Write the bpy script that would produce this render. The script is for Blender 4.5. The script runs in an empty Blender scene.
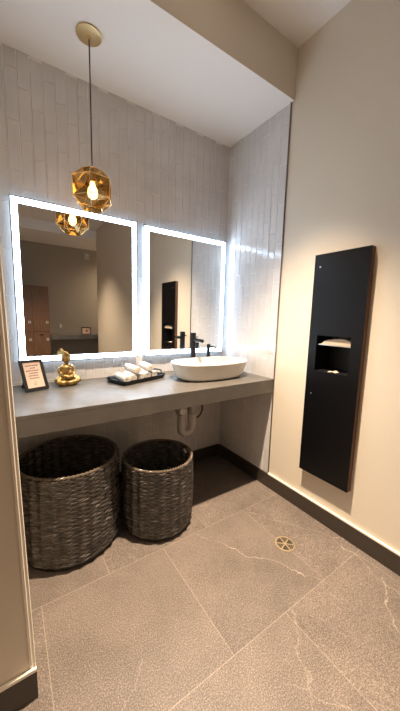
import bpy, bmesh, math, random
from mathutils import Vector, Matrix
random.seed(7)
S = bpy.context.scene
COL = S.collection
PI = math.pi

# ------------------------------------------------------------------ camera
cam_d = bpy.data.cameras.new('camera')
cam = bpy.data.objects.new('camera', cam_d); COL.objects.link(cam)
fw = Vector((0.55677742, 0.81950255, -0.13569996)).normalized()
rt = Vector((0.82887283, -0.55883029, 0.02604885)).normalized()
up = rt.cross(fw).normalized()
M = Matrix((rt, up, -fw)).transposed().to_4x4()
M.translation = Vector((-1.6459, -2.0473, 1.3209))
cam.matrix_world = M
cam_d.sensor_fit = 'VERTICAL'; cam_d.sensor_height = 36.0
cam_d.lens = 36.0 * 283.95 / 711.0
cam_d.clip_start = 0.02
S.camera = cam

# ------------------------------------------------------------------ world, exposure
w = bpy.data.worlds.new('world'); S.world = w; w.use_nodes = True
w.node_tree.nodes['Background'].inputs[0].default_value = (1.0, .93, .85, 1)
w.node_tree.nodes['Background'].inputs[1].default_value = 0.02
vs = S.view_settings
vs.view_transform = 'Standard'; vs.look = 'None'; vs.gamma = 1.0
vs.use_curve_mapping = False
vs.exposure = 0.76

CEIL = 3.044      # main ceiling
SOFF = 2.742      # underside of the soffit over the vanity
WARM = (1.0, .78, .56)
# recessed ceiling downlights: x, y, power, cone in degrees
LAMPS = [(-.76, -.94, 550, 70), (-1.05, -2.30, 95, 64), (-1.05, -3.645, 270, 96)]
FAR_FILL = [(1.15, -5.0, 150, 160)]  # added fill lamp, placed out of view to brighten the far area

def spot(x, y, z, power, cone):
    d = bpy.data.lights.new('downlight_beam', 'SPOT')
    d.energy = power; d.color = WARM; d.spot_size = math.radians(cone); d.spot_blend = 1.0
    d.shadow_soft_size = .035
    o = bpy.data.objects.new('downlight_beam', d); COL.objects.link(o)
    o.location = (x, y, z)
    return o
for x, y, p, c in LAMPS: spot(x, y, CEIL - .02, p, c)
for x, y, p, c in FAR_FILL: spot(x, y, 2.85, p, c)

# ------------------------------------------------------------------ helpers
def lin(c):
    return tuple(((v / 255) / 12.92 if v / 255 <= .04045 else (((v / 255) + .055) / 1.055) ** 2.4) for v in c)

def mat(name, col=(.5, .5, .5), rough=.5, metal=0., spec=.5, emit=None, es=0., coat=0.):
    m = bpy.data.materials.new(name); m.use_nodes = True
    b = m.node_tree.nodes['Principled BSDF']
    b.inputs['Base Color'].default_value = (*col, 1)
    b.inputs['Roughness'].default_value = rough
    b.inputs['Metallic'].default_value = metal
    b.inputs['Specular IOR Level'].default_value = spec
    b.inputs['Coat Weight'].default_value = coat
    if emit:
        b.inputs['Emission Color'].default_value = (*emit, 1)
        b.inputs['Emission Strength'].default_value = es
    return m

class G:
    """tiny node-graph helper"""
    def __init__(s, m): s.m = m; s.t = m.node_tree; s.b = s.t.nodes['Principled BSDF']
    def n(s, typ, **kw):
        nd = s.t.nodes.new(typ)
        for k, v in kw.items(): setattr(nd, k, v)
        return nd
    def l(s, a, b): s.t.links.new(a, b)
    def coords(s, scale=(1, 1, 1), kind='Object'):
        tc = s.n('ShaderNodeTexCoord'); mp = s.n('ShaderNodeMapping')
        mp.inputs['Scale'].default_value = scale
        s.l(tc.outputs[kind], mp.inputs[0]); return mp.outputs[0]
    def noise(s, vec, scale, detail=4, rough=.5):
        nd = s.n('ShaderNodeTexNoise'); nd.inputs['Scale'].default_value = scale
        nd.inputs['Detail'].default_value = detail; nd.inputs['Roughness'].default_value = rough
        s.l(vec, nd.inputs['Vector']); return nd.outputs[0]
    def ramp(s, fac, stops):
        nd = s.n('ShaderNodeValToRGB'); cr = nd.color_ramp
        while len(cr.elements) < len(stops): cr.elements.new(.5)
        for e, (p, c) in zip(cr.elements, stops):
            e.position = p; e.color = (*c, 1) if len(c) == 3 else c
        s.l(fac, nd.inputs[0]); return nd.outputs[0]
    def mix(s, fac, a, b, mode='MIX'):
        nd = s.n('ShaderNodeMix', data_type='RGBA', blend_type=mode)
        if isinstance(fac, float): nd.inputs[0].default_value = fac
        else: s.l(fac, nd.inputs[0])
        for i, v in ((6, a), (7, b)):
            if isinstance(v, tuple): nd.inputs[i].default_value = (*v, 1)
            else: s.l(v, nd.inputs[i])
        return nd.outputs[2]
    def math(s, op, a, b=0.):
        nd = s.n('ShaderNodeMath', operation=op)
        for i, v in ((0, a), (1, b)):
            if isinstance(v, (int, float)): nd.inputs[i].default_value = v
            else: s.l(v, nd.inputs[i])
        return nd.outputs[0]
    def bump(s, h, strength=.2, dist=.002):
        nd = s.n('ShaderNodeBump'); nd.inputs['Strength'].default_value = strength
        nd.inputs['Distance'].default_value = dist
        s.l(h, nd.inputs['Height']); s.l(nd.outputs[0], s.b.inputs['Normal'])
    def col(s, c): s.l(c, s.b.inputs['Base Color'])

def obj(name, bm, m, parent=None, smooth=False, bevel=0., seg=2):
    me = bpy.data.meshes.new(name)
    bmesh.ops.recalc_face_normals(bm, faces=bm.faces)
    bm.to_mesh(me); bm.free()
    if isinstance(m, (list, tuple)):
        for k in m: me.materials.append(k)
    else: me.materials.append(m)
    if smooth:
        for p in me.polygons: p.use_smooth = True
    o = bpy.data.objects.new(name, me); COL.objects.link(o)
    if parent: o.parent = parent
    if bevel:
        b = o.modifiers.new('bevel', 'BEVEL'); b.width = bevel; b.segments = seg
        b.limit_method = 'ANGLE'; b.angle_limit = math.radians(35)
    if smooth:
        try:
            me.set_sharp_from_angle(angle=math.radians(40))
        except Exception: pass
    return o

def tag(o, label, cat, group=None, kind=None):
    o['label'] = label; o['category'] = cat
    if group: o['group'] = group
    if kind: o['kind'] = kind
    return o

def thing(name, label, cat, loc=(0, 0, 0), rz=0., group=None):
    o = bpy.data.objects.new(name, None); COL.objects.link(o)
    o.location = loc; o.rotation_euler = (0, 0, rz); o.empty_display_size = .05
    return tag(o, label, cat, group)

def struct(name, bm, m, label=None, cat=None, parent=None, **kw):
    o = obj(name, bm, m, parent, **kw)
    if not parent:
        o['kind'] = 'structure'
        if label: o['label'] = label; o['category'] = cat
    return o

def B(): return bmesh.new()
def box(bm, x0, x1, y0, y1, z0, z1, mi=0):
    v = [bm.verts.new((x, y, z)) for z in (z0, z1) for y in (y0, y1) for x in (x0, x1)]
    for f in ((0, 1, 3, 2), (4, 5, 7, 6), (0, 1, 5, 4), (2, 3, 7, 6), (0, 2, 6, 4), (1, 3, 7, 5)):
        fc = bm.faces.new([v[i] for i in f]); fc.material_index = mi
    return v
def prism(bm, pts, z0, z1):
    a = [bm.verts.new((x, y, z0)) for x, y in pts]; b = [bm.verts.new((x, y, z1)) for x, y in pts]
    bm.faces.new(a); bm.faces.new(b)
    for i in range(len(pts)): bm.faces.new((a[i], a[(i + 1) % len(pts)], b[(i + 1) % len(pts)], b[i]))
def lathe(bm, prof, c=(0, 0, 0), seg=32, close=True, mi=0):
    rows = []
    for r, z in prof:
        if r < 1e-6: rows.append([bm.verts.new((c[0], c[1], c[2] + z))])
        else: rows.append([bm.verts.new((c[0] + r * math.cos(2 * PI * k / seg), c[1] + r * math.sin(2 * PI * k / seg), c[2] + z)) for k in range(seg)])
    for a, b in zip(rows, rows[1:]):
        for k in range(seg):
            k2 = (k + 1) % seg
            if len(a) == 1 and len(b) == 1: continue
            if len(a) == 1: f = bm.faces.new((a[0], b[k], b[k2]))
            elif len(b) == 1: f = bm.faces.new((a[k], a[k2], b[0]))
            else: f = bm.faces.new((a[k], a[k2], b[k2], b[k]))
            f.material_index = mi
def tube(bm, pts, r, seg=12, closed=False, cap=True):
    pts = [Vector(p) for p in pts]; n = len(pts); rows = []
    rs = r if isinstance(r, (list, tuple)) else [r] * n
    ref = None
    for i, p in enumerate(pts):
        if closed: t = (pts[(i + 1) % n] - pts[i - 1]).normalized()
        else: t = (pts[min(i + 1, n - 1)] - pts[max(i - 1, 0)]).normalized()
        if ref is None:
            ref = Vector((0, 0, 1)) if abs(t.z) < .9 else Vector((1, 0, 0))
            u = t.cross(ref).normalized()
        else: u = (u - t * u.dot(t)).normalized()
        v = t.cross(u)
        rows.append([bm.verts.new(p + (u * math.cos(2 * PI * k / seg) + v * math.sin(2 * PI * k / seg)) * rs[i]) for k in range(seg)])
    pr = list(zip(rows, rows[1:])) + ([(rows[-1], rows[0])] if closed else [])
    for a, b in pr:
        for k in range(seg): bm.faces.new((a[k], a[(k + 1) % seg], b[(k + 1) % seg], b[k]))
    if cap and not closed: bm.faces.new(rows[0]); bm.faces.new(rows[-1])
def ball(bm, c, r, seg=16, rot=None):
    rx, ry, rz = r if isinstance(r, (tuple, list)) else (r, r, r)
    mt = Matrix.Translation(c) @ (rot or Matrix.Identity(4)) @ Matrix.Diagonal((rx, ry, rz, 1))
    bmesh.ops.create_uvsphere(bm, u_segments=seg, v_segments=max(6, seg // 2), radius=1, matrix=mt)
def arc(c, r, a0, a1, n, plane='xz'):
    o = []
    for i in range(n + 1):
        a = a0 + (a1 - a0) * i / n
        if plane == 'xz': o.append((c[0] + r * math.cos(a), c[1], c[2] + r * math.sin(a)))
        elif plane == 'yz': o.append((c[0], c[1] + r * math.cos(a), c[2] + r * math.sin(a)))
        else: o.append((c[0] + r * math.cos(a), c[1] + r * math.sin(a), c[2]))
    return o

# ------------------------------------------------------------------ materials
paint = mat('cream_wall_paint', (.77, .70, .59), .55, spec=.3)
g = G(paint); g.bump(g.noise(g.coords(), 260, 3), .05, .001)
ceil_paint = mat('white_ceiling_paint', (.86, .84, .82), .7, spec=.2)
grout = mat('pale_grout', (.88, .87, .86), .8, spec=.2)
tile = mat('glossy_white_tile', (.66, .635, .61), .13, spec=.5)
g = G(tile)
v = g.coords()
g.col(g.ramp(g.noise(v, 7, 3), [(.3, (.645, .63, .63)), (.7, (.73, .715, .715))]))
g.bump(g.noise(v, 22, 3, .55), .22, .004)

floor_m = mat('taupe_stone_tile', (.3, .25, .2), .45, spec=.4)
g = G(floor_m)
v = g.coords()
tc = g.n('ShaderNodeSeparateXYZ'); g.l(v, tc.inputs[0])
TW, TH = .611, .62
rowf = g.math('DIVIDE', g.math('ADD', tc.outputs[1], 1.355 + TH * 20), TH)
row = g.math('FLOOR', rowf)
odd = g.math('MODULO', row, 2.0)                      # row 20 starts at y=-1.355
xs = g.math('DIVIDE', g.math('ADD', tc.outputs[0], .364 + TW * 20), TW)
xs = g.math('SUBTRACT', xs, g.math('MULTIPLY', odd, .5))
fx = g.math('FRACT', xs); fy = g.math('FRACT', rowf)
dx = g.math('MULTIPLY', g.math('MINIMUM', fx, g.math('SUBTRACT', 1.0, fx)), TW)
dy = g.math('MULTIPLY', g.math('MINIMUM', fy, g.math('SUBTRACT', 1.0, fy)), TH)
gm = g.math('LESS_THAN', g.math('MINIMUM', dx, dy), .0017)
cellv = g.n('ShaderNodeCombineXYZ')
g.l(g.math('FLOOR', xs), cellv.inputs[0]); g.l(row, cellv.inputs[1])
wn = g.n('ShaderNodeTexWhiteNoise', noise_dimensions='2D'); g.l(cellv.outputs[0], wn.inputs['Vector'])
offs = g.n('ShaderNodeVectorMath', operation='MULTIPLY_ADD')
g.l(wn.outputs['Color'], offs.inputs[0]); offs.inputs[1].default_value = (9, 9, 9); g.l(v, offs.inputs[2])
tv = offs.outputs[0]
spk = g.ramp(g.noise(tv, 210, 2, .6), [(.30, (.090, .071, .061)), (.5, (.155, .126, .108)), (.70, (.31, .258, .224))])
cloud = g.ramp(g.noise(tv, 4.5, 5, .6), [(.3, (.78, .78, .78)), (.7, (1.12, 1.12, 1.12))])
c1 = g.mix(1.0, spk, cloud, 'MULTIPLY')
wx = g.math('MULTIPLY', g.math('SUBTRACT', g.noise(v, 5.5, 5, .6), .5), .16)
fade = g.ramp(g.noise(v, 6.5, 2), [(.34, (.15, .15, .15)), (.55, (1, 1, 1))])
vsum = None
# pale natural veins: (point, direction angle, half length, strength)
for (px_, py_), an, hl, st_ in (((-.565, -1.055), -1.026, .36, .55), ((-.167, -1.02), -.97, .30, .45), ((-.11, -1.50), -1.75, .22, .5), ((-.21, -1.60), -2.6, .14, .4),
                               ((-1.43, -1.33), .9, .22, .35), ((-.95, -1.75), .9, .5, .25), ((-.62, -1.9), -1.0, .45, .25)):
    ca, sa = math.cos(an), math.sin(an)
    al = g.math('ADD', g.math('MULTIPLY', tc.outputs[0], ca), g.math('SUBTRACT', g.math('MULTIPLY', tc.outputs[1], sa), px_ * ca + py_ * sa))
    ac = g.math('ADD', g.math('MULTIPLY', tc.outputs[0], -sa), g.math('SUBTRACT', g.math('MULTIPLY', tc.outputs[1], ca), -px_ * sa + py_ * ca))
    ac = g.math('ABSOLUTE', g.math('ADD', ac, wx))
    ln_ = g.math('MAXIMUM', g.math('SUBTRACT', 1.0, g.math('DIVIDE', ac, .0038)), 0.0)
    inside = g.math('LESS_THAN', g.math('ABSOLUTE', al), hl)
    q_ = g.math('MULTIPLY', g.math('MULTIPLY', ln_, inside), st_)
    vsum = q_ if vsum is None else g.math('MAXIMUM', vsum, q_)
c2 = g.mix(g.math('MULTIPLY', vsum, fade), c1, (.62, .54, .46))
c3 = g.mix(g.math('MULTIPLY', gm, .30), c2, (.50, .43, .36))
g.col(c3)
g.bump(g.noise(v, 180, 2), .12, .001)

concrete = mat('grey_concrete_porcelain', (.2, .18, .16), .30, spec=.5)
g = G(concrete); v = g.coords()
g.col(g.ramp(g.noise(v, 5, 6, .6), [(.3, (.085, .076, .067)), (.55, (.108, .098, .087)), (.75, (.138, .126, .113))]))
g.bump(g.noise(v, 90, 3), .06, .001)
g.l(g.ramp(g.noise(v, 9, 3), [(.3, (.36,) * 3), (.7, (.48,) * 3)]), g.b.inputs['Roughness'])

base_m = mat('dark_brown_baseboard', (.050, .040, .032), .32, spec=.5)
strip_m = mat('cream_metal_edge_strip', (.90, .84, .74), .35, spec=.5)
trim_m = mat('dark_metal_edge_trim', (.20, .18, .165), .35, .8)
black_m = mat('matte_black_metal', (.008, .008, .009), .40, spec=.28)
disp_m = mat('black_satin_panel', (.004, .004, .005), .30, spec=.22)
walnut = mat('walnut_edge', (.12, .045, .02), .4)
wood = mat('brown_wood_laminate', (.2, .1, .05), .45)
for wm, ca, cb in ((walnut, (.09, .032, .014), (.17, .066, .028)), (wood, (.14, .070, .034), (.22, .115, .058))):
    g = G(wm); g.col(g.ramp(g.noise(g.coords((14, 14, 1.2)), 4, 4), [(.3, ca), (.7, cb)]))
ceramic = mat('white_ceramic', (.66, .63, .59), .10, spec=.5, coat=.4)
towel_m = mat('white_terry_cloth', (.57, .53, .475), .95, spec=.1)
g = G(towel_m); g.bump(g.noise(g.coords(), 420, 2), .6, .002)
gold = mat('antique_gold', (.52, .33, .10), .36, .9)
g = G(gold); nz = g.noise(g.coords(), 60, 4)
g.col(g.ramp(nz, [(.35, (.20, .115, .035)), (.6, (.50, .34, .13))])); g.bump(g.noise(g.coords(), 150, 3), .3, .002)
brass = mat('brushed_brass', (.74, .57, .30), .36, 1.0)
cord_m = mat('black_cord', (.015, .012, .011), .6)
steel = mat('satin_steel', (.62, .58, .52), .3, 1.0)
brassdrain = mat('drain_bronze', (.72, .60, .42), .35, .9)
dark_void = mat('drain_dark', (.05, .038, .028), .8)
pvc = mat('grey_plastic_pipe', (.52, .49, .47), .35)
hose_m = mat('dark_braided_hose', (.07, .05, .04), .45)
paper_m = mat('folded_paper_towel', (.62, .50, .36), .85)
card_m = mat('blush_printed_card', (.82, .58, .46), .7)
ink_m = mat('grey_ink', (.20, .15, .14), .7)
white_pl = mat('white_plastic', (.75, .72, .68), .35)
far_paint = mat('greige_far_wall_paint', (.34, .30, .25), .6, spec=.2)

mirror_m = mat('silver_mirror', (.80, .80, .78), .0, 1.0)
LED = (.60, .79, 1.0)
led_m = mat('frosted_light_band', (.8, .85, .9), .4, emit=LED, es=13)
back_m = mat('backlight_strip', (.8, .85, .9), .5, emit=LED, es=1.5)
frame_m = mat('mirror_edge_aluminium', (.42, .44, .47), .3, .9)
bulb_m = mat('glowing_bulb', (1, .8, .5), .4, emit=(1.0, .66, .30), es=22)
lamp_disc = mat('downlight_diffuser', (1, 1, 1), .5, emit=WARM, es=8)

amber = bpy.data.materials.new('smoked_amber_glass'); amber.use_nodes = True
t = amber.node_tree; t.nodes.clear()
out = t.nodes.new('ShaderNodeOutputMaterial')
tr = t.nodes.new('ShaderNodeBsdfTransparent'); tr.inputs[0].default_value = (.54, .39, .18, 1)
gl = t.nodes.new('ShaderNodeBsdfGlossy'); gl.inputs[0].default_value = (.50, .37, .18, 1); gl.inputs['Roughness'].default_value = .12
mx = t.nodes.new('ShaderNodeMixShader'); lw = t.nodes.new('ShaderNodeLayerWeight'); lw.inputs[0].default_value = .35
mr = t.nodes.new('ShaderNodeMapRange'); mr.inputs['To Min'].default_value = .22; mr.inputs['To Max'].default_value = .80
t.links.new(lw.outputs['Facing'], mr.inputs[0]); t.links.new(mr.outputs[0], mx.inputs[0])
t.links.new(tr.outputs[0], mx.inputs[1]); t.links.new(gl.outputs[0], mx.inputs[2]); t.links.new(mx.outputs[0], out.inputs[0])

wicker = mat('dark_brown_wicker', (.06, .045, .035), .27, spec=.55)
g = G(wicker)
tcn = g.n('ShaderNodeTexCoord'); sp = g.n('ShaderNodeSeparateXYZ'); g.l(tcn.outputs['Object'], sp.inputs[0])
ang = g.math('ARCTAN2', sp.outputs[1], sp.outputs[0])
cv = g.n('ShaderNodeCombineXYZ'); g.l(g.math('MULTIPLY', ang, 2.2), cv.inputs[0]); g.l(g.math('MULTIPLY', sp.outputs[2], 110.0), cv.inputs[1])
nz = g.noise(cv.outputs[0], 1.6, 4, .6)
g.col(g.ramp(nz, [(.36, (.020, .017, .0165)), (.50, (.052, .045, .042)), (.61, (.13, .115, .107)), (.74, (.29, .265, .25))]))

# ------------------------------------------------------------------ setting
b = B(); box(b, -3.25, 2.4, -5.75, .15, -.1, 0)
struct('floor', b, floor_m, 'taupe speckled stone tile floor with pale grout lines', 'floor')

def tiled_wall(name, label, u0, u1, z0, z1, place, tw=.0626, tl=.263, phase=0., start=0.):
    """running-bond upright tiles, each slightly tilted; place(u, z, d) -> world point, d = outwards"""
    rnd = random.Random(3 + int(u1 * 10))
    bm = B()
    ncol = int((u1 - u0) / tw) + 3
    gap = .0019
    for c in range(ncol):
        a0 = u1 + start - (c + 1) * tw; a1 = min(a0 + tw, u1)
        if a1 < u0 + .006: continue
        off = (phase + c / 3) % 1.0
        k = -1
        while True:
            zb = z0 + (k + off) * tl; zt = zb + tl; k += 1
            if zt < z0 + .01: continue
            if zb > z1 - .01: break
            A0, A1 = max(a0, u0) + gap, a1 - gap
            Z0, Z1 = max(zb, z0) + gap, min(zt, z1) - gap
            if Z1 - Z0 < .01 or A1 - A0 < .004: continue
            base = rnd.uniform(-.0012, .0012); tx = rnd.uniform(-.026, .026); tz = rnd.uniform(-.0045, .0045)
            mu, mz = (A0 + A1) / 2, (Z0 + Z1) / 2
            e = .0016
            def P(u, z, lift): return place(u, z, base + (u - mu) * tx + (z - mz) * tz + lift)
            lo = [bm.verts.new(P(u, z, -.0016)) for u, z in ((A0, Z0), (A1, Z0), (A1, Z1), (A0, Z1))]
            md = [bm.verts.new(P(u, z, -.0008)) for u, z in ((A0, Z0), (A1, Z0), (A1, Z1), (A0, Z1))]
            hi = [bm.verts.new(P(u, z, 0)) for u, z in ((A0 + e, Z0 + e), (A1 - e, Z0 + e), (A1 - e, Z1 - e), (A0 + e, Z1 - e))]
            for p, q in ((lo, md), (md, hi)):
                for i in range(4): bm.faces.new((p[i], p[(i + 1) % 4], q[(i + 1) % 4], q[i]))
            bm.faces.new(hi)
    return bm

# back wall: grout bed + tiles
b = B(); box(b, -1.86, 0.012, .0016, .15, 0, SOFF + .4)
wb = struct('wall_back', b, grout, 'tiled back wall behind the lit mirrors', 'wall')
tb = tiled_wall('wall_back', '', -1.72, 0, .107, SOFF, lambda u, z, d: Vector((u, -d - .0014, z)), phase=.308, start=.0376)
obj('tile_facing', tb, tile, wb)
# right wall: painted, with the recess for the towel unit cut through
RY0, RY1, RZ0, RZ1 = -1.245, -.945, .345, 1.685
b = B()
box(b, 0, .15, -.629, .15, 0, CEIL + .1); box(b, 0, .15, RY1, -.629, 0, CEIL + .1)
box(b, 0, .15, RY0, RY1, 0, RZ0); box(b, 0, .15, RY0, RY1, RZ1, CEIL + .1); box(b, .135, .15, RY0, RY1, RZ0, RZ1)
box(b, 0, .15, -4.45, RY0, 0, CEIL + .1)
wr = struct('wall_right', b, paint, 'cream painted right wall beside the tiled vanity alcove', 'wall')
tb = tiled_wall('t', '', 0.0, .6285, .107, SOFF, lambda u, z, d: Vector((-.0045 - d, -u, z)), phase=.62)
# flip so full tiles start at the outer edge
obj('tile_facing', tb, tile, wr)
b = B(); box(b, -.0025, -.0001, -.6283, .0, .107, SOFF)
obj('grout_bed', b, grout, wr)
# tile edge trim
b = B(); box(b, -.011, -.0002, -.634, -.6292, .107, SOFF)
struct('trim_1', b, trim_m, 'thin dark metal strip edging the right tiled wall', 'trim')
# soffit, ceiling
b = B(); box(b, -1.86, -.0005, -.654, .1, SOFF, CEIL + .1)
struct('ceiling_soffit', b, [ceil_paint], 'lowered white ceiling box over the vanity', 'ceiling')
so = S.objects['ceiling_soffit']
so.data.materials.append(paint)
for p in so.data.polygons:
    if p.normal.y < -.5: p.material_index = 1
b = B(); box(b, -3.25, 2.4, -4.55, .15, CEIL, CEIL + .12)
box(b, -3.25, 2.4, -5.75, -4.45, 2.87, 2.99); box(b, -3.25, 2.4, -4.55, -4.435, 2.865, CEIL - .001)
struct('ceiling', b, ceil_paint, 'plain warm white upper ceiling', 'ceiling')
# left wall: nib beside the vanity
b = B()
pts_f = [(-3.25, -1.066), (-1.628, -1.066), (-1.72, -.6), (-1.72, .1), (-3.25, .1)]
a = [b.verts.new((x, y, 0)) for x, y in pts_f]
c = [b.verts.new((x - (.016 * (CEIL + .1) if i == 1 else 0), y, CEIL + .1)) for i, (x, y) in enumerate(pts_f)]
b.faces.new(a); b.faces.new(c)
for i in range(5): b.faces.new((a[i], a[(i + 1) % 5], c[(i + 1) % 5], c[i]))
struct('wall_left', b, paint, 'cream wall end at the left edge of the vanity', 'wall')
# corner bead of the nib (follows its edge)
b = B()
def lean(z): return -1.628 - .016 * z
vs_ = []
for z in (.107, 2.95):
    vs_.append([b.verts.new((lean(z) + dx_, dy_, z)) for dx_, dy_ in ((-.016, -1.0665), (-.016, -1.070), (-.009, -1.070), (.0025, -1.058), (.0025, -1.05), (.0003, -1.05), (.0003, -1.0665))])
for i in range(7): b.faces.new((vs_[0][i], vs_[0][(i + 1) % 7], vs_[1][(i + 1) % 7], vs_[1][i]))
b.faces.new(vs_[0]); b.faces.new(vs_[1])
struct('trim_2', b, strip_m, 'pale metal corner strip on the left wall end', 'trim')
# other room walls (behind and beside the camera, seen in the mirrors)
b = B(); box(b, -3.25, -3.1, -5.75, -1.066, 0, CEIL); struct('wall_entry', b, paint)
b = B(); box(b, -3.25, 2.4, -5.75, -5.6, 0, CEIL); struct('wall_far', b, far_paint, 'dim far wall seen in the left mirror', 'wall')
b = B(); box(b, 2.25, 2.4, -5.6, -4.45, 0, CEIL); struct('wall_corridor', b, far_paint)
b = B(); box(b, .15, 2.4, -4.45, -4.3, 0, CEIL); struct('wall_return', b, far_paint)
# baseboards
def baseboard(name, x0, x1, y0, y1, label, strip):
    b = B(); box(b, x0, x1, y0, y1, .0005, .107)
    o = struct(name, b, base_m, label, 'baseboard')
    b = B(); box(b, *strip, .1072, .1165); obj('edge_strip', b, strip_m, o)
BT = .013
b = B(); box(b, -BT, -.0002, -4.45, -.012, .0005, .107)
o = struct('baseboard_right', b, base_m, 'dark baseboard along the cream right wall', 'baseboard')
b = B(); box(b, -BT, -.0002, -4.45, -.6345, .1072, .1165); obj('edge_strip', b, strip_m, o)
b = B(); box(b, -1.715, -BT - .0005, -.0115, .0045, .0005, .107)
struct('baseboard_back', b, base_m, 'dark baseboard under the vanity along the back wall', 'baseboard')
b = B(); box(b, -3.1, -1.6265, -1.066 - BT, -1.0667, .0005, .107)
o = struct('baseboard_left', b, base_m, 'dark baseboard on the left wall end', 'baseboard')
b = B(); box(b, -3.1, -1.6265, -1.066 - BT, -1.0692, .1072, .1185); obj('edge_strip', b, strip_m, o)

# ------------------------------------------------------------------ vanity counter
HC = .87
van = thing('vanity_counter', 'long grey concrete-look vanity counter spanning the tiled alcove', 'counter', (-.86, -.315, HC))
def loc_box(cx, cy, cz, x0, x1, y0, y1, z0, z1):
    b = B(); box(b, x0 - cx, x1 - cx, y0 - cy, y1 - cy, z0 - cz, z1 - cz); return b
obj('countertop', loc_box(-.86, -.315, HC, -1.705, -.0085, -.630, -.004, HC - .02, HC), concrete, van, bevel=.0015)
obj('front_apron', loc_box(-.86, -.315, HC, -1.66, -.0085, -.6298, -.61, .7715, HC - .0202), concrete, van)
b = B()
for x in (-1.15, -.12):
    b = B(); box(b, x + .86 - .02, x + .86 + .02, -.60 + .315, -.006 + .315, -.06, -.0203)
    obj('support_bracket', b, black_m, van)

# ------------------------------------------------------------------ mirrors
def mirror(x0, x1, z0, z1, label):
    cx, cz = (x0 + x1) / 2, (z0 + z1) / 2; hw, hh = (x1 - x0) / 2, (z1 - z0) / 2
    t = thing('wall_mirror', label, 'mirror', (cx, 0, cz), group=None)
    b = B(); box(b, -hw + .007, hw - .007, -.0268, -.0065, -hh + .007, hh - .007); obj('backlight', b, back_m, t)
    bw = .039; e = .008
    def ring(bm, o, i, y0, y1):
        for (xa, xb, za, zb) in ((-hw + o, hw - o, hh - i, hh - o), (-hw + o, hw - o, -hh + o, -hh + i),
                                 (-hw + o, -hw + i, -hh + i, hh - i), (hw - i, hw - o, -hh + i, hh - i)):
            box(bm, xa, xb, y0, y1, za, zb)
    b = B(); ring(b, 0, e, -.0350, -.0275); obj('edge_frame', b, frame_m, t)
    b = B(); ring(b, e, bw, -.0345, -.0275); obj('light_band', b, led_m, t)
    b = B(); box(b, -hw + bw, hw - bw, -.0345, -.0275, -hh + bw, hh - bw); obj('glass', b, mirror_m, t)
    return t
mirror(-1.601, -.843, 1.010, 1.974, 'lit square mirror on the left, above the gold figurine, reflecting the pendant lamp')
mirror(-.794, -.036, 1.010, 1.968, 'lit square mirror on the right, above the white basin')

# ------------------------------------------------------------------ towel dispenser in the right wall
t = thing('towel_dispenser', 'tall black recessed paper towel and waste unit on the cream wall', 'dispenser', (0, -1.095, 1.015))
b = B()
XF = -.040
def PX(y0, y1, z0, z1, x0=XF, x1=-.032): box(b, x0, x1, y0 + 1.095, y1 + 1.095, z0 - 1.015, z1 - 1.015)
NY0, NY1, NZ0, NZ1 = -1.199, -.983, 1.003, 1.224
PX(-1.261, -.928, NZ1, 1.715); PX(-1.261, -.928, .313, NZ0); PX(-1.261, NY0, NZ0, NZ1); PX(NY1, -.928, NZ0, NZ1)
obj('front_panel', b, disp_m, t)
b = B()
for y0, y1, z0, z1 in ((-1.261, -1.252, .313, 1.715), (-.937, -.928, .313, 1.715), (-1.252, -.937, 1.706, 1.715), (-1.252, -.937, .313, .322)):
    PX(y0, y1, z0, z1, -.0318, -.0004)
obj('side_frame', b, walnut, t)
b = B()   # niche liner: five walls, recessed into the wall
PX(NY0 - .004, NY0, NZ0 - .004, NZ1 + .004, -.0315, .11); PX(NY1, NY1 + .004, NZ0 - .004, NZ1 + .004, -.0315, .11)
PX(NY0, NY1, NZ1, NZ1 + .004, -.0315, .11); PX(NY0, NY1, NZ0 - .004, NZ0, -.0315, .11); PX(NY0 - .004, NY1 + .004, NZ0 - .004, NZ1 + .004, .11, .114)
obj('niche_liner', b, black_m, t)
b = B(); PX(NY0 + .002, NY1 - .002, 1.165, 1.171, -.024, .10)
obj('towel_shelf', b, steel, t)
for y, z, r, m_, nm in ((-.968, 1.640, .0055, steel, 'latch_button'), (-.973, .850, .0042, steel, 'keyhole')):
    b = B()
    lathe(b, [(0, 0), (r, 0), (r, .002), (r * .6, .003), (0, .003)], seg=14)
    bmesh.ops.rotate(b, verts=b.verts, cent=(0, 0, 0), matrix=Matrix.Rotation(-PI / 2, 3, 'Y'))
    bmesh.ops.translate(b, verts=b.verts, vec=(XF - .0001, y + 1.095, z - 1.015))
    obj(nm, b, m_, t, smooth=True)
# paper towels in the niche
b = B()
ny, nx = 20, 8
top = []
for i in range(ny + 1):
    rowv = []
    for j in range(nx + 1):
        s = i / ny; q = j / nx
        y = -1.194 + s * .196
        z = 1.172 + .047 * (math.sin(PI * min(1, .12 + s * .95)) ** .55) * (1 - .18 * (1 - q)) + .0025 * math.sin(9 * s + 3 * q)
        rowv.append(b.verts.new((-.026 + q * .11, y, max(1.174, z))))
    top.append(rowv)
bot = [[b.verts.new((vv.co.x, vv.co.y, 1.1715)) for vv in r_] for r_ in top]
for i in range(ny):
    for j in range(nx):
        b.faces.new((top[i][j], top[i + 1][j], top[i + 1][j + 1], top[i][j + 1]))
        b.faces.new((bot[i][j], bot[i + 1][j], bot[i + 1][j + 1], bot[i][j + 1]))
for i in range(ny):
    for j in (0, nx): b.faces.new((top[i][j], top[i + 1][j], bot[i + 1][j], bot[i][j]))
for j in range(nx):
    for i in (0, ny): b.faces.new((top[i][j], top[i][j + 1], bot[i][j + 1], bot[i][j]))
tag(obj('paper_towel_stack', b, paper_m, smooth=True), 'bundle of tan paper towels at the top of the black niche', 'paper towels')
b = B()
n_ = 9
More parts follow.
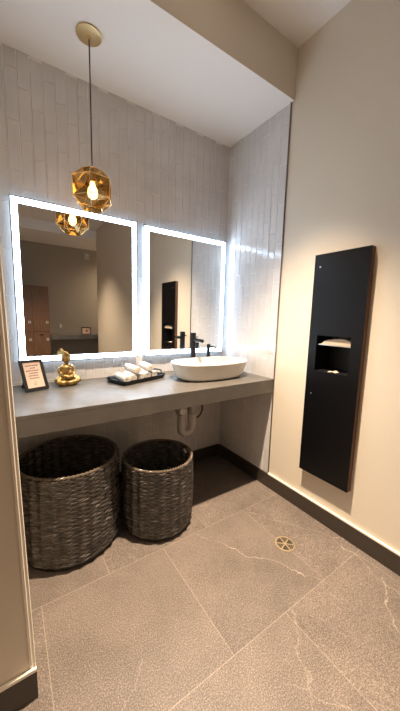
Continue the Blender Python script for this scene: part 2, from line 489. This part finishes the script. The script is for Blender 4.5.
g1 = [[b.verts.new((-.026 + .04 * j / 4, -1.115 + .055 * i / n_, 1.0036 + .009 * math.exp(-((i / n_ - .35) / .18) ** 2) * (.5 + .5 * j / 4) + k * .0012)) for j in range(5)] for k in range(2) for i in range(n_ + 1)]
for k in range(2):
    for i in range(n_):
        for j in range(4):
            r0, r1 = g1[k * (n_ + 1) + i], g1[k * (n_ + 1) + i + 1]
            b.faces.new((r0[j], r1[j], r1[j + 1], r0[j + 1]))
tag(obj('crumpled_paper', b, paper_m, smooth=True), 'small crumpled paper piece on the floor of the black niche', 'paper')

# ------------------------------------------------------------------ floor drain
t = thing('floor_drain', 'round brass floor drain set in the stone tiles', 'drain', (-.353, -1.092, 0))
R_ = .058
b = B(); lathe(b, [(R_ - .010, .0004), (R_ - .010, .0030), (R_, .0026), (R_, .0004)], seg=36); obj('rim_ring', b, brassdrain, t, smooth=True)
b = B(); lathe(b, [(0, .0005), (R_ - .0102, .0005)], seg=36); obj('well', b, dark_void, t)
b = B()
for k in range(6):
    a = k * PI / 3 + .30
    d = Vector((math.cos(a), math.sin(a), 0)); n = Vector((-d.y, d.x, 0)) * .0033
    q = [d * .006 - n, d * (R_ - .0101) - n, d * (R_ - .0101) + n, d * .006 + n]
    lo = [b.verts.new((p.x, p.y, .0006)) for p in q]; hi = [b.verts.new((p.x, p.y, .0028)) for p in q]
    b.faces.new(hi); b.faces.new(lo)
    for i in range(4): b.faces.new((lo[i], lo[(i + 1) % 4], hi[(i + 1) % 4], hi[i]))
    for rr in (.020, .031, .041):   # short cross bars in every second wedge
        if k % 2: continue
        a2 = a + PI / 6
        pts = [(rr * math.cos(a2 + s_), rr * math.sin(a2 + s_), .0018) for s_ in (-.44, -.2, 0, .2, .44)]
        tube(b, pts, .0011, 6)
lathe(b, [(0, .0006), (.009, .0006), (.009, .003), (0, .003)], seg=16)
obj('grate', b, brassdrain, t)

# ------------------------------------------------------------------ vessel basin
t = thing('vessel_basin', 'oval white ceramic vessel basin on the counter under the right mirror', 'basin', (-.387, -.34, HC))
def se(k, n, e=2.5):
    a = 2 * PI * k / n; c, s = math.cos(a), math.sin(a)
    return math.copysign(abs(c) ** (2 / e), c), math.copysign(abs(s) ** (2 / e), s)
A_, B_, H_ = .312, .185, .124
prof = [(.70, .001), (.78, .0025), (.845, .010), (.885, .024), (.915, .045), (.945, .070), (.972, .095), (.99, .114), (.998, .121), (.992, H_), (.975, H_), (.965, .120), (.955, .108), (.92, .08), (.86, .05), (.74, .030), (.5, .022), (.1, .018)]
b = B(); rows = []; N = 72
for s_, z in prof:
    sy = 1 - (1 - s_) * 1.25 if s_ > .6 else s_
    rows.append([b.verts.new((A_ * s_ * se(k, N)[0], B_ * sy * se(k, N)[1], z)) for k in range(N)])
for p, q in zip(rows, rows[1:]):
    for k in range(N): b.faces.new((p[k], p[(k + 1) % N], q[(k + 1) % N], q[k]))
b.faces.new(rows[0]); b.faces.new(rows[-1])
obj('bowl', b, ceramic, t, smooth=True)
b = B(); lathe(b, [(0, .0186), (.022, .0186), (.024, .021), (.018, .0235), (0, .0235)], seg=24); obj('drain_plug', b, black_m, t, smooth=True)

# ------------------------------------------------------------------ faucet + soap pump
t = thing('basin_faucet', 'tall matte black faucet standing behind the white basin', 'faucet', (-.406, -.120, HC))
b = B(); lathe(b, [(0, .0004), (.026, .0004), (.026, .006), (.0215, .008), (.0215, .318), (.0205, .3205), (0, .3205)], seg=28); obj('column', b, black_m, t, smooth=True)
b = B(); tube(b, [(0, -.015, .268), (.010, -.120, .262)], .0135, 14); obj('spout', b, black_m, t, smooth=True)
b = B(); tube(b, [(0.016, .0, .282), (.040, -.006, .288)], .0045, 10); obj('lever', b, black_m, t, smooth=True)
t = thing('soap_dispenser', 'short matte black soap pump to the right of the tall faucet', 'soap dispenser', (-.253, -.120, HC))
b = B(); lathe(b, [(0, .0004), (.022, .0004), (.022, .006), (.0150, .008), (.0150, .220), (.014, .2235), (0, .2235)], seg=24); obj('column', b, black_m, t, smooth=True)
b = B(); tube(b, [(0, -.010, .207), (.010, -.062, .204), (.016, -.098, .196)], [.0075, .0070, .0062], 12); obj('spout', b, black_m, t, smooth=True)

# ------------------------------------------------------------------ pipework under the basin
t = thing('drain_trap', 'grey plastic drain trap hanging below the counter', 'pipe', (-.487, -.22, .62))
ox, oy, oz = -.487, -.22, .62
b = B()
tube(b, [(.020, 0, .225), (.020, 0, -.06)], .0255, 18)
obj('tailpiece', b, pvc, t, smooth=True)
b = B()
lathe(b, [(.0256, -.105), (.037, -.105), (.037, -.062), (.033, -.055), (.0256, -.055)], (.020, 0, 0), 20); obj('slip_nut', b, pvc, t, smooth=True)
b = B()
pts = [(.020, 0, -.106), (.020, 0, -.150)] + arc((-.030, 0, -.165), .050, 0, -PI, 10) + [(-.080, 0, -.10), (-.080, 0, -.055)]
tube(b, pts, .0305, 16); obj('trap_bend', b, pvc, t, smooth=True)
b = B()
pts = [(-.080, 0, -.054)] + [(-.080, .05 * math.sin(x * PI / 20), -.05 + .05 * (1 - math.cos(x * PI / 20))) for x in range(1, 11)] + [(-.080, .215, 0)]
tube(b, pts, .0285, 16); obj('waste_arm', b, pvc, t, smooth=True)
b = B(); tube(b, [(-.085, -.040, -.020), (-.085, .03, -.020)], .0285, 20); obj('cleanout_cap', b, white_pl, t, smooth=True, bevel=.003)
t = thing('supply_valve', 'water supply valve with dark looped hose beside the drain trap', 'valve', (-.27, 0, .60))
b = B(); tube(b, [(.0, -.004, 0), (.0, -.10, 0)], .011, 14); tube(b, [(0, -.08, -.012), (0, -.08, .03)], .010, 12); obj('valve_body', b, steel, t, smooth=True)
b = B(); box(b, -.022, .022, -.125, -.1003, -.022, .022); obj('handle', b, white_pl, t, bevel=.004)
b = B()
pts = [(-.011, -.08, .0)] + [(-.085 + .072 * math.cos(a), -.10, -.055 + .085 * math.sin(a)) for a in [-.15 - PI * .85 * i / 10 for i in range(11)]] + [(-.158, -.10, .10), (-.150, -.10, .235)]
tube(b, pts, .0085, 10); obj('supply_hose', b, hose_m, t, smooth=True)

# ------------------------------------------------------------------ wicker baskets
def basket(loc, r, rb, h, label, slot=None, rz=0.):
    t = thing('wicker_basket', label, 'basket', loc, rz)
    zb = .030
    stakes = int(round(2 * PI * r / .030 / 2)) * 2; per = 6
    nt = stakes * per; pitch = .0112; nr = int((h - zb - .018) / pitch); pz = 4
    nzr = nr * pz
    me = bpy.data.meshes.new('woven_wall')
    verts, faces = [], []
    def ok(k, j):
        if not slot: return True
        a = (2 * PI * (k + .5) / nt); z = zb + (h - zb - .018) * (j + .5) / nzr
        return not (((a - slot[0] + PI) % (2 * PI) - PI) ** 2 / slot[1] ** 2 + ((z - slot[2]) / slot[3]) ** 2 < 1)
    for side in (1, -1):
        for j in range(nzr + 1):
            z = zb + (h - zb - .018) * j / nzr; f = (z / h)
            rr0 = rb + (r - rb) * min(1., f * 1.0) + .004 * math.sin(PI * f)
            rowi = int(min(j, nzr - 1) / pz); ph = (j % pz) / pz
            rnd_ = math.sin(rowi * 12.9898) * 43758.5453; rnd_ -= math.floor(rnd_)
            strand = abs(math.sin(PI * ph)) ** .6
            for k in range(nt):
                a = 2 * PI * k / nt
                w_ = math.cos(PI * k / per) * (1.3 if rowi % 2 else .55)
                d = side * (.0055) + .0044 * w_ + side * .0040 * strand + side * .0008 * (rnd_ - .5)
                wob = .0018 * math.sin(3 * a + 1.3) + .0012 * math.sin(7 * a + z * 20)
                q = rr0 - .007 + d + wob
                verts.append((q * math.cos(a), q * math.sin(a), z + .0012 * math.sin(PI * k / per * .5)))
        o0 = 0 if side == 1 else (nzr + 1) * nt
        for j in range(nzr):
            for k in range(nt):
                if not ok(k, j): continue
                k2 = (k + 1) % nt
                q = (o0 + j * nt + k, o0 + j * nt + k2, o0 + (j + 1) * nt + k2, o0 + (j + 1) * nt + k)
                faces.append(q if side == 1 else q[::-1])
    me.from_pydata(verts, [], faces); me.materials.append(wicker); me.polygons.foreach_set('use_smooth', [True] * len(faces)); me.update()
    o = bpy.data.objects.new('woven_wall', me); COL.objects.link(o); o.parent = t
    # braided rim
    b = B(); seg = 150
    for ph in (0, PI):
        pts = []
        for k in range(seg):
            a = 2 * PI * k / seg; tw_ = a * 38 + ph
            pts.append(((r - .006 + .0055 * math.cos(tw_)) * math.cos(a), (r - .006 + .0055 * math.cos(tw_)) * math.sin(a), h - .012 + .0045 * math.sin(tw_)))
        tube(b, pts, .0046, 6, closed=True)
    obj('rim', b, rim_m, t, smooth=True)
    b = B(); lathe(b, [(0, .0005), (rb - .022, .0005), (rb - .010, .006), (rb - .008, zb + .004), (rb - .016, zb + .008), (0, zb + .008)], seg=48); obj('base', b, base_dark, t, smooth=True)
    if slot:
        b = B(); pts = []
        for k in range(24):
            q = 2 * PI * k / 24; a = slot[0] + slot[1] * 1.05 * math.cos(q); z = slot[2] + slot[3] * 1.08 * math.sin(q)
            pts.append(((r - .007) * math.cos(a), (r - .007) * math.sin(a), z))
        tube(b, pts, .006, 6, closed=True); obj('handle_hole', b, wicker, t, smooth=True)
    return t
rim_m = mat('worn_rim_wicker', (.13, .10, .075), .35)
base_dark = mat('black_basket_base', (.008, .007, .006), .6)
basket((-1.387, -.354, 0), .265, .268, .524, 'large dark wicker basket under the left end of the counter')
basket((-.893, -.494, 0), .2185, .2175, .457, 'smaller dark wicker basket to the right of the large one', slot=(.06, .17, .405, .022))

# ------------------------------------------------------------------ picture frame on the counter
t = thing('picture_frame', 'small black frame with a blush printed card on the counter by the figurine', 'picture frame', (-1.578, -.222, HC + .0008), .319)
lean_a = .461
rot = Matrix.Rotation(-lean_a, 4, 'X')
W_, Hh = .126, .186; bw = .0155
def leaned(bm, dz=.0065):
    bmesh.ops.transform(bm, matrix=Matrix.Translation((0, 0, dz)) @ rot, verts=bm.verts); return bm
b = B()
for x0, x1, z0, z1 in ((0, bw, 0, Hh), (W_ - bw, W_, 0, Hh), (bw, W_ - bw, 0, bw), (bw, W_ - bw, Hh - bw, Hh)):
    box(b, x0, x1, 0, .014, z0, z1)
obj('frame', leaned(b), black_m, t)
b = B(); box(b, bw + .0002, W_ - bw - .0002, .005, .010, bw + .0002, Hh - bw - .0002); obj('card', leaned(b), card_m, t)
b = B()
rl = random.Random(5)
zt = Hh - bw - .020
for ln, (x0, x1) in enumerate(((.028, .098), (.050, .078), (.026, .100), (.040, .086), (.034, .090), (.036, .092))):
    x = x0
    while x < x1 - .003:
        wd = rl.uniform(.005, .011); wd = min(wd, x1 - x)
        box(b, x, x + wd, .0042, .0049, zt - .0032, zt + .0032); x += wd + .0022
    zt -= .0155
for k in range(10):   # small leaf-like printed emblem
    a = k / 10 * 2 * PI
tube(b, [(.063 + .0075 * math.cos(a), .0046, .040 + .010 * math.sin(a)) for a in [.6 + i * .48 for i in range(11)]], .0010, 5)
tube(b, [(.060, .0046, .034), (.066, .0046, .044)], .0010, 5)
obj('printed_text', leaned(b), ink_m, t)
b = B()   # easel back
vv = [(.048, .020, .145), (.078, .020, .145)]
p_top = [Matrix.Translation((0, 0, .0065)) @ rot @ Vector((x, .0145, .135)) for x in (.035, .085)]
q = [(p_top[0]), (p_top[1]), Vector((.095, .128, .001)), Vector((.025, .128, .001))]
lo = [b.verts.new(p) for p in q]; hi = [b.verts.new(p + Vector((0, .005, .002))) for p in q]
b.faces.new(lo); b.faces.new(hi)
for i in range(4): b.faces.new((lo[i], lo[(i + 1) % 4], hi[(i + 1) % 4], hi[i]))
obj('easel_back', b, black_m, t)

# ------------------------------------------------------------------ gold seated figurine
t = thing('seated_figurine', 'gold figurine of a cross-legged seated person on the counter below the left mirror', 'figurine', (-1.352, -.122, HC), .22)
b = B()
ball(b, (0, .006, .048), (.046, .034, .033))                   # hips
ball(b, (0, .004, .082), (.034, .026, .040))                   # waist and belly
ball(b, (0, .003, .108), (.034, .024, .024))                   # chest
tube(b, [(-.029, .003, .120), (.029, .003, .120)], .0125, 12)  # shoulders
tube(b, [(0, .002, .122), (0, 0, .148)], [.0150, .0130], 12)   # neck
ball(b, (0, -.003, .1715), (.0255, .0255, .0300), 20)          # head
ball(b, (0, -.0280, .169), (.0038, .0045, .0080), 10)          # nose
ball(b, (0, -.0240, .157), (.0068, .0038, .0021), 10)          # mouth
for s in (-1, 1):
    ball(b, (s * .0095, -.0255, .1760), (.0050, .0030, .0021), 10)   # closed eyes
    ball(b, (s * .0258, .0, .167), (.0040, .0070, .0160), 10)        # long ears
    tube(b, [(s * .031, .003, .121), (s * .041, .004, .098), (s * .041, -.006, .078)], [.0135, .0125, .0110], 12)
    tube(b, [(s * .041, -.006, .078), (s * .030, -.030, .066), (s * .010, -.042, .062)], [.0110, .0095, .0075], 12)
    ball(b, (s * .007, -.045, .060), (.0135, .008, .0055), 12)       # folded hands
    for f in range(4):
        tube(b, [(s * .002, -.047 + .0035 * f, .063), (-s * .010, -.049 + .0038 * f, .0655)], .0021, 6)
    tube(b, [(s * .018, .006, .044), (s * .047, -.008, .040), (s * .066, -.022, .032)], [.026, .025, .020], 14)   # thighs
    tube(b, [(s * .066, -.022, .031), (s * .036, -.042, .025), (s * -.012, -.050, .023)], [.019, .016, .012], 14)  # shins crossed
    ball(b, (-s * .022, -.052, .028 + (.006 if s > 0 else 0)), (.014, .0075, .006), 12)                             # feet
fig = obj('body', b, gold, t, smooth=True)
rm = fig.modifiers.new('fuse', 'REMESH'); rm.mode = 'VOXEL'; rm.voxel_size = .0016; rm.use_smooth_shade = True
sm_ = fig.modifiers.new('soften', 'SMOOTH'); sm_.iterations = 3; sm_.factor = .5
b = B()
rh = random.Random(2)
for i in range(120):    # curled hair cap and topknot
    a = rh.uniform(0, 2 * PI); e_ = rh.uniform(.15, 1.5)
    x, y, z = math.cos(a) * math.cos(e_) * .0250, math.sin(a) * math.cos(e_) * .0255 + .0, math.sin(e_) * .0270
    if y < -.014 and z < .012: continue
    ball(b, (x, y - .002, .1755 + z), .0036, 6)
ball(b, (0, .0, .2050), (.0125, .0125, .0095), 12)
hr = obj('hair', b, gold, t, smooth=True)
b = B()
for s_ in (0, 1):
    pts = [(-.026 + .0022 * s_, -.012, .117), (-.016, -.0215, .104 - .006 * s_), (.006, -.0250, .090 - .007 * s_), (.026, -.0175, .078 - .007 * s_)]
    tube(b, pts, .0022, 8)
obj('robe_fold', b, gold, t, smooth=True)
b = B()
pts = [(.052 * se(i, 40, 2.4)[0], -.016 + .036 * se(i, 40, 2.4)[1]) for i in range(40)]
prism(b, pts, .0004, .012)
obj('plinth', b, mat('dark_bronze', (.16, .09, .04), .45, .7), t, bevel=.002)

# ------------------------------------------------------------------ tray with rolled towels
TA = .33
t = thing('towel_tray', 'low black tray with end handles on the counter between figurine and basin', 'tray', (-.909, -.180, HC), TA)
L2, W2 = .190, .107
b = B()
def rr(l, w_, c, n=5):
    o = []
    for (sx, sy, a0) in ((1, 1, 0), (-1, 1, PI / 2), (-1, -1, PI), (1, -1, 3 * PI / 2)):
        for i in range(n + 1):
            a = a0 + PI / 2 * i / n; o.append((sx * (l - c) + c * math.cos(a), sy * (w_ - c) + c * math.sin(a)))
    return o
tp = [(rr(L2 - .012, W2 - .012, .02), .0006), (rr(L2, W2, .026), .030), (rr(L2 - .004, W2 - .004, .023), .031), (rr(L2 - .016, W2 - .016, .018), .006)]
rows = [[b.verts.new((x, y, z)) for x, y in pl] for pl, z in tp]
for p, q in zip(rows, rows[1:]):
    for i in range(len(p)): b.faces.new((p[i], p[(i + 1) % len(p)], q[(i + 1) % len(q)], q[i]))
b.faces.new(rows[0]); b.faces.new(rows[-1])
obj('tray_body', b, black_m, t, smooth=True)
for s in (-1, 1):
    b = B()
    pts = [(s * (L2 - .003), -.050, .027), (s * (L2 + .004), -.046, .038), (s * (L2 + .012), -.036, .046), (s * (L2 + .014), 0, .047), (s * (L2 + .012), .036, .046), (s * (L2 + .004), .046, .038), (s * (L2 - .003), .050, .027)]
    tube(b, pts, .0052, 8); obj('handle', b, black_m, t, smooth=True)

def towel_mesh(r, L, seed):
    rnd = random.Random(seed)
    b = B(); th = .0085; turns = r / th - .35; n = int(turns * 26)
    outer, inner = [], []
    for i in range(n + 1):
        a = 2 * PI * turns * i / n; rr_ = max(.0012, r - th * (turns - a / (2 * PI)))
        outer.append((rr_, a)); inner.append((max(.0006, rr_ - th * .80), a))
    m_ = 12; secs = []
    for j in range(m_ + 1):
        y = -L / 2 + L * j / m_
        e_ = min(j, m_ - j); dr = -.0022 if e_ == 0 else (-.0004 if e_ == 1 else 0)
        bul = .0010 * math.sin(j * 1.7 + seed) + dr
        ro = [b.verts.new(((q + bul * (i / n)) * math.cos(a), y + .002 * math.sin(a * .5 + seed), (q + bul * (i / n)) * math.sin(a))) for i, (q, a) in enumerate(outer)]
        ri = [b.verts.new(((q + bul * (i / n)) * math.cos(a), y + .002 * math.sin(a * .5 + seed), (q + bul * (i / n)) * math.sin(a))) for i, (q, a) in enumerate(inner)]
        secs.append((ro, ri))
    for (o0, i0), (o1, i1) in zip(secs, secs[1:]):
        for i in range(n):
            b.faces.new((o0[i], o0[i + 1], o1[i + 1], o1[i])); b.faces.new((i0[i], i0[i + 1], i1[i + 1], i1[i]))
        b.faces.new((o0[0], i0[0], i1[0], o1[0])); b.faces.new((o0[n], i0[n], i1[n], o1[n]))
    for (o0, i0) in (secs[0], secs[-1]):
        for i in range(n): b.faces.new((o0[i], o0[i + 1], i0[i + 1], i0[i]))
    return b
ct, st = math.cos(TA), math.sin(TA)
rT = .0282
tw = [(-.121, 0, .0068 + rT, 'rolled white towel at the left end of the lower row on the black tray'),
      (-.0605, .0, .0068 + rT, 'rolled white towel second from the left in the lower row on the tray'),
      (-.0003, .0, .0068 + rT, 'rolled white towel third from the left in the lower row on the tray'),
      (.0600, .0, .0068 + rT, 'rolled white towel fourth from the left in the lower row on the tray'),
      (.1205, .0, .0068 + rT, 'rolled white towel at the right end of the lower row on the black tray'),
      (-.096, .003, .0068 + rT * 2.74, 'rolled white towel on top at the left of the pile'),
      (-.032, .004, .0068 + rT * 2.74, 'rolled white towel in the middle of the upper row of the pile'),
      (.094, .006, .0068 + rT * 2.74, 'rolled white towel on top at the right of the pile, beside the basin')]
tw = [tw[i] for i in (0, 1, 2, 3, 4, 6, 7)]
for i, (lx, ly, lz, lab) in enumerate(tw):
    o = obj('rolled_towel', towel_mesh(rT, .166 if i < 5 else .180, i), towel_m, smooth=True)
    o.location = (-.909 + lx * ct - ly * st, -.180 + lx * st + ly * ct, HC + lz)
    o.rotation_euler = (0, [.3, 2.0, 1.1, 2.6, .7, 1.6, 2.2][i], 0)
    o.rotation_mode = 'XYZ'
    o.rotation_euler = (Matrix.Rotation([.02, -.03, .03, -.02, .02, .05, -.04][i], 3, 'Z') @ Matrix.Rotation([.3, 2.0, 1.1, 2.6, .7, 1.6, 2.2][i], 3, 'Y')).to_euler()
    tag(o, lab, 'towel', 'rolled towels on the tray')

# ------------------------------------------------------------------ pendant lamp
PXY = (-1.217, -.325)
t = thing('pendant_lamp', 'faceted amber glass pendant lamp hanging in front of the left mirror', 'pendant lamp', (*PXY, SOFF))
b = B(); lathe(b, [(0, -.0005), (.062, -.0005), (.064, -.004), (.062, -.008), (.045, -.011), (.012, -.013), (.010, -.024), (0, -.024)], seg=48); obj('ceiling_canopy', b, brass, t, smooth=True)
zc = 1.994 - SOFF
b = B(); tube(b, [(0, 0, -.024), (.0006, 0, -.3), (0, 0, zc + .088)], .0034, 8); obj('cord', b, cord_m, t, smooth=True)
b = B(); lathe(b, [(0, zc + .095), (.010, zc + .095), (.017, zc + .085), (.017, zc + .045), (.013, zc + .040), (0, zc + .040)], seg=24); obj('lamp_socket', b, brass, t, smooth=True)
b = B(); lathe(b, [(0, zc + .0395), (.010, zc + .0395), (.013, zc + .026), (.024, zc + .002), (.0265, zc - .018), (.022, zc - .036), (.010, zc - .046), (0, zc - .048)], seg=24); obj('bulb', b, bulb_m, t, smooth=True)
# faceted lantern: four rings of six corners, every face dented to its centre
RING = [(.056, .096), (.107, .048), (.107, -.052), (.054, -.104)]
NS = 6
P_ = [[Vector((r_ * math.cos(2 * PI * (k_ + .15) / NS), r_ * math.sin(2 * PI * (k_ + .15) / NS), z_ + zc)) for k_ in range(NS)] for r_, z_ in RING]
b = B(); bv = [[b.verts.new(p) for p in rw] for rw in P_]
seams = []
for i in range(3):
    for k_ in range(NS):
        k2 = (k_ + 1) % NS
        qd = [P_[i][k_], P_[i][k2], P_[i + 1][k2], P_[i + 1][k_]]
        ctr = sum(qd, Vector()) / 4; outw = (ctr - Vector((0, 0, zc))).normalized()
        dent = .024 if i == 1 else .014
        cp = ctr - outw * dent; cb = b.verts.new(cp)
        vq = [bv[i][k_], bv[i][k2], bv[i + 1][k2], bv[i + 1][k_]]
        for m2 in range(4):
            b.faces.new((vq[m2], vq[(m2 + 1) % 4], cb)); seams.append((qd[m2], cp, .0006))
        seams.append((qd[0], qd[1], .0016)); seams.append((qd[0], qd[3], .0016))
        if i == 2: seams.append((qd[3], qd[2], .0010))
inn = [b.verts.new((p.x * .38, p.y * .38, zc + .086)) for p in P_[0]]
for k_ in range(NS): b.faces.new((bv[0][k_], bv[0][(k_ + 1) % NS], inn[(k_ + 1) % NS], inn[k_]))
cb = b.verts.new((0, 0, zc - .088))
for k_ in range(NS): b.faces.new((bv[3][k_], bv[3][(k_ + 1) % NS], cb))
obj('glass_shade', b, amber, t)
b = B()
for p, q_, r_ in seams: tube(b, [p, q_], r_, 5)
obj('seam_wire', b, brass, t)

# ------------------------------------------------------------------ ceiling downlights, plus the added far fill lamp
labs = ['recessed round downlight in the ceiling right before the vanity soffit', 'recessed round downlight in the middle of the room ceiling', 'recessed round downlight near the far end of the ceiling']
for (x, y, p, c), lb in list(zip(LAMPS, labs)) + [(FAR_FILL[0], 'added unseen fill lamp in the lower far ceiling')]:
    zz = CEIL if y > -4.4 else 2.87
    t = thing('ceiling_downlight', lb, 'ceiling light', (x, y, zz))
    b = B(); lathe(b, [(.040, -.0005), (.060, -.0005), (.060, -.004), (.042, -.007), (.040, -.004)], seg=32); obj('trim_ring', b, white_pl, t, smooth=True)
    b = B(); lathe(b, [(0, -.0015), (.0395, -.0015)], seg=32); obj('diffuser', b, lamp_disc, t)

# ------------------------------------------------------------------ things seen in the mirrors
t = thing('locker_bank', 'brown wooden locker bank reflected in the left mirror', 'lockers', (-1.19, -5.05, 0))
b = B(); box(b, -.66, .32, -.53, -.02, .0, 1.88); obj('carcass', b, wood, t)
for cx0 in (-.66, -.33, 0.0):
    for z0, z1, zl in ((.06, .905, .735), (.915, 1.875, 1.110)):
        b = B(); box(b, cx0 + .003, cx0 + .317, -.0195, -.001, z0, z1); d = obj('locker_door', b, wood, t)
        b = B(); box(b, cx0 + .245, cx0 + .290, -.0005, .012, zl - .025, zl + .025); lk = obj('lock', b, white_pl, d)
        b = B(); box(b, cx0 + .258, cx0 + .277, .0122, .015, zl - .012, zl + .012); obj('keypad', b, black_m, lk)
b = B(); box(b, .125, .185, -.0005, .008, .832, .852); obj('pull', b, black_m, t)
t = thing('far_counter', 'grey shelf counter along the far wall reflected in the left mirror', 'counter', (.6, -5.3, .83))
b = B(); box(b, -1.46, 1.60, -.295, .30, -.02, 0); obj('countertop', b, concrete, t)
b = B(); box(b, -1.46, 1.60, .28, .2999, -.095, -.0202); obj('front_apron', b, concrete, t)
t = thing('desk_sign', 'small dark landscape frame on the far counter, seen in the left mirror', 'picture frame', (-.11, -5.08, .8305), PI)
b = B()
for x0, x1, z0, z1 in ((-.105, -.085, 0, .175), (.085, .105, 0, .175), (-.085, .085, 0, .02), (-.085, .085, .155, .175)): box(b, x0, x1, 0, .02, z0, z1)
obj('frame', b, mat('dark_wine_frame', (.035, .012, .012), .4), t)
b = B(); box(b, -.0848, .0848, .006, .014, .0202, .1548); obj('card', b, card_m, t)
b = B(); box(b, -.03, .01, .0055, .0059, .06, .12); obj('printed_mark', b, ink_m, t)
t = thing('wall_switch', 'pale switch plate on the far wall above the far counter', 'switch', (-.58, -5.6, 1.01))
b = B(); box(b, -.037, .037, .0003, .008, -.06, .06); obj('plate', b, mat('greige_plate', (.45, .41, .36), .4), t, bevel=.002)
b = B(); box(b, -.015, .015, .0082, .012, -.03, .03); obj('rocker', b, white_pl, t)
t = thing('wall_alarm', 'pale alarm device high on the far wall reflected in the left mirror', 'alarm', (.06, -5.6, 2.70))
b = B(); box(b, -.055, .055, .0003, .03, -.08, .08); obj('housing', b, mat('alarm_plastic', (.48, .45, .41), .4), t, bevel=.008)
b = B(); ball(b, (0, .036, .03), (.028, .012, .02), 14); obj('strobe_lens', b, white_pl, t, smooth=True)

bpy.context.view_layer.update()
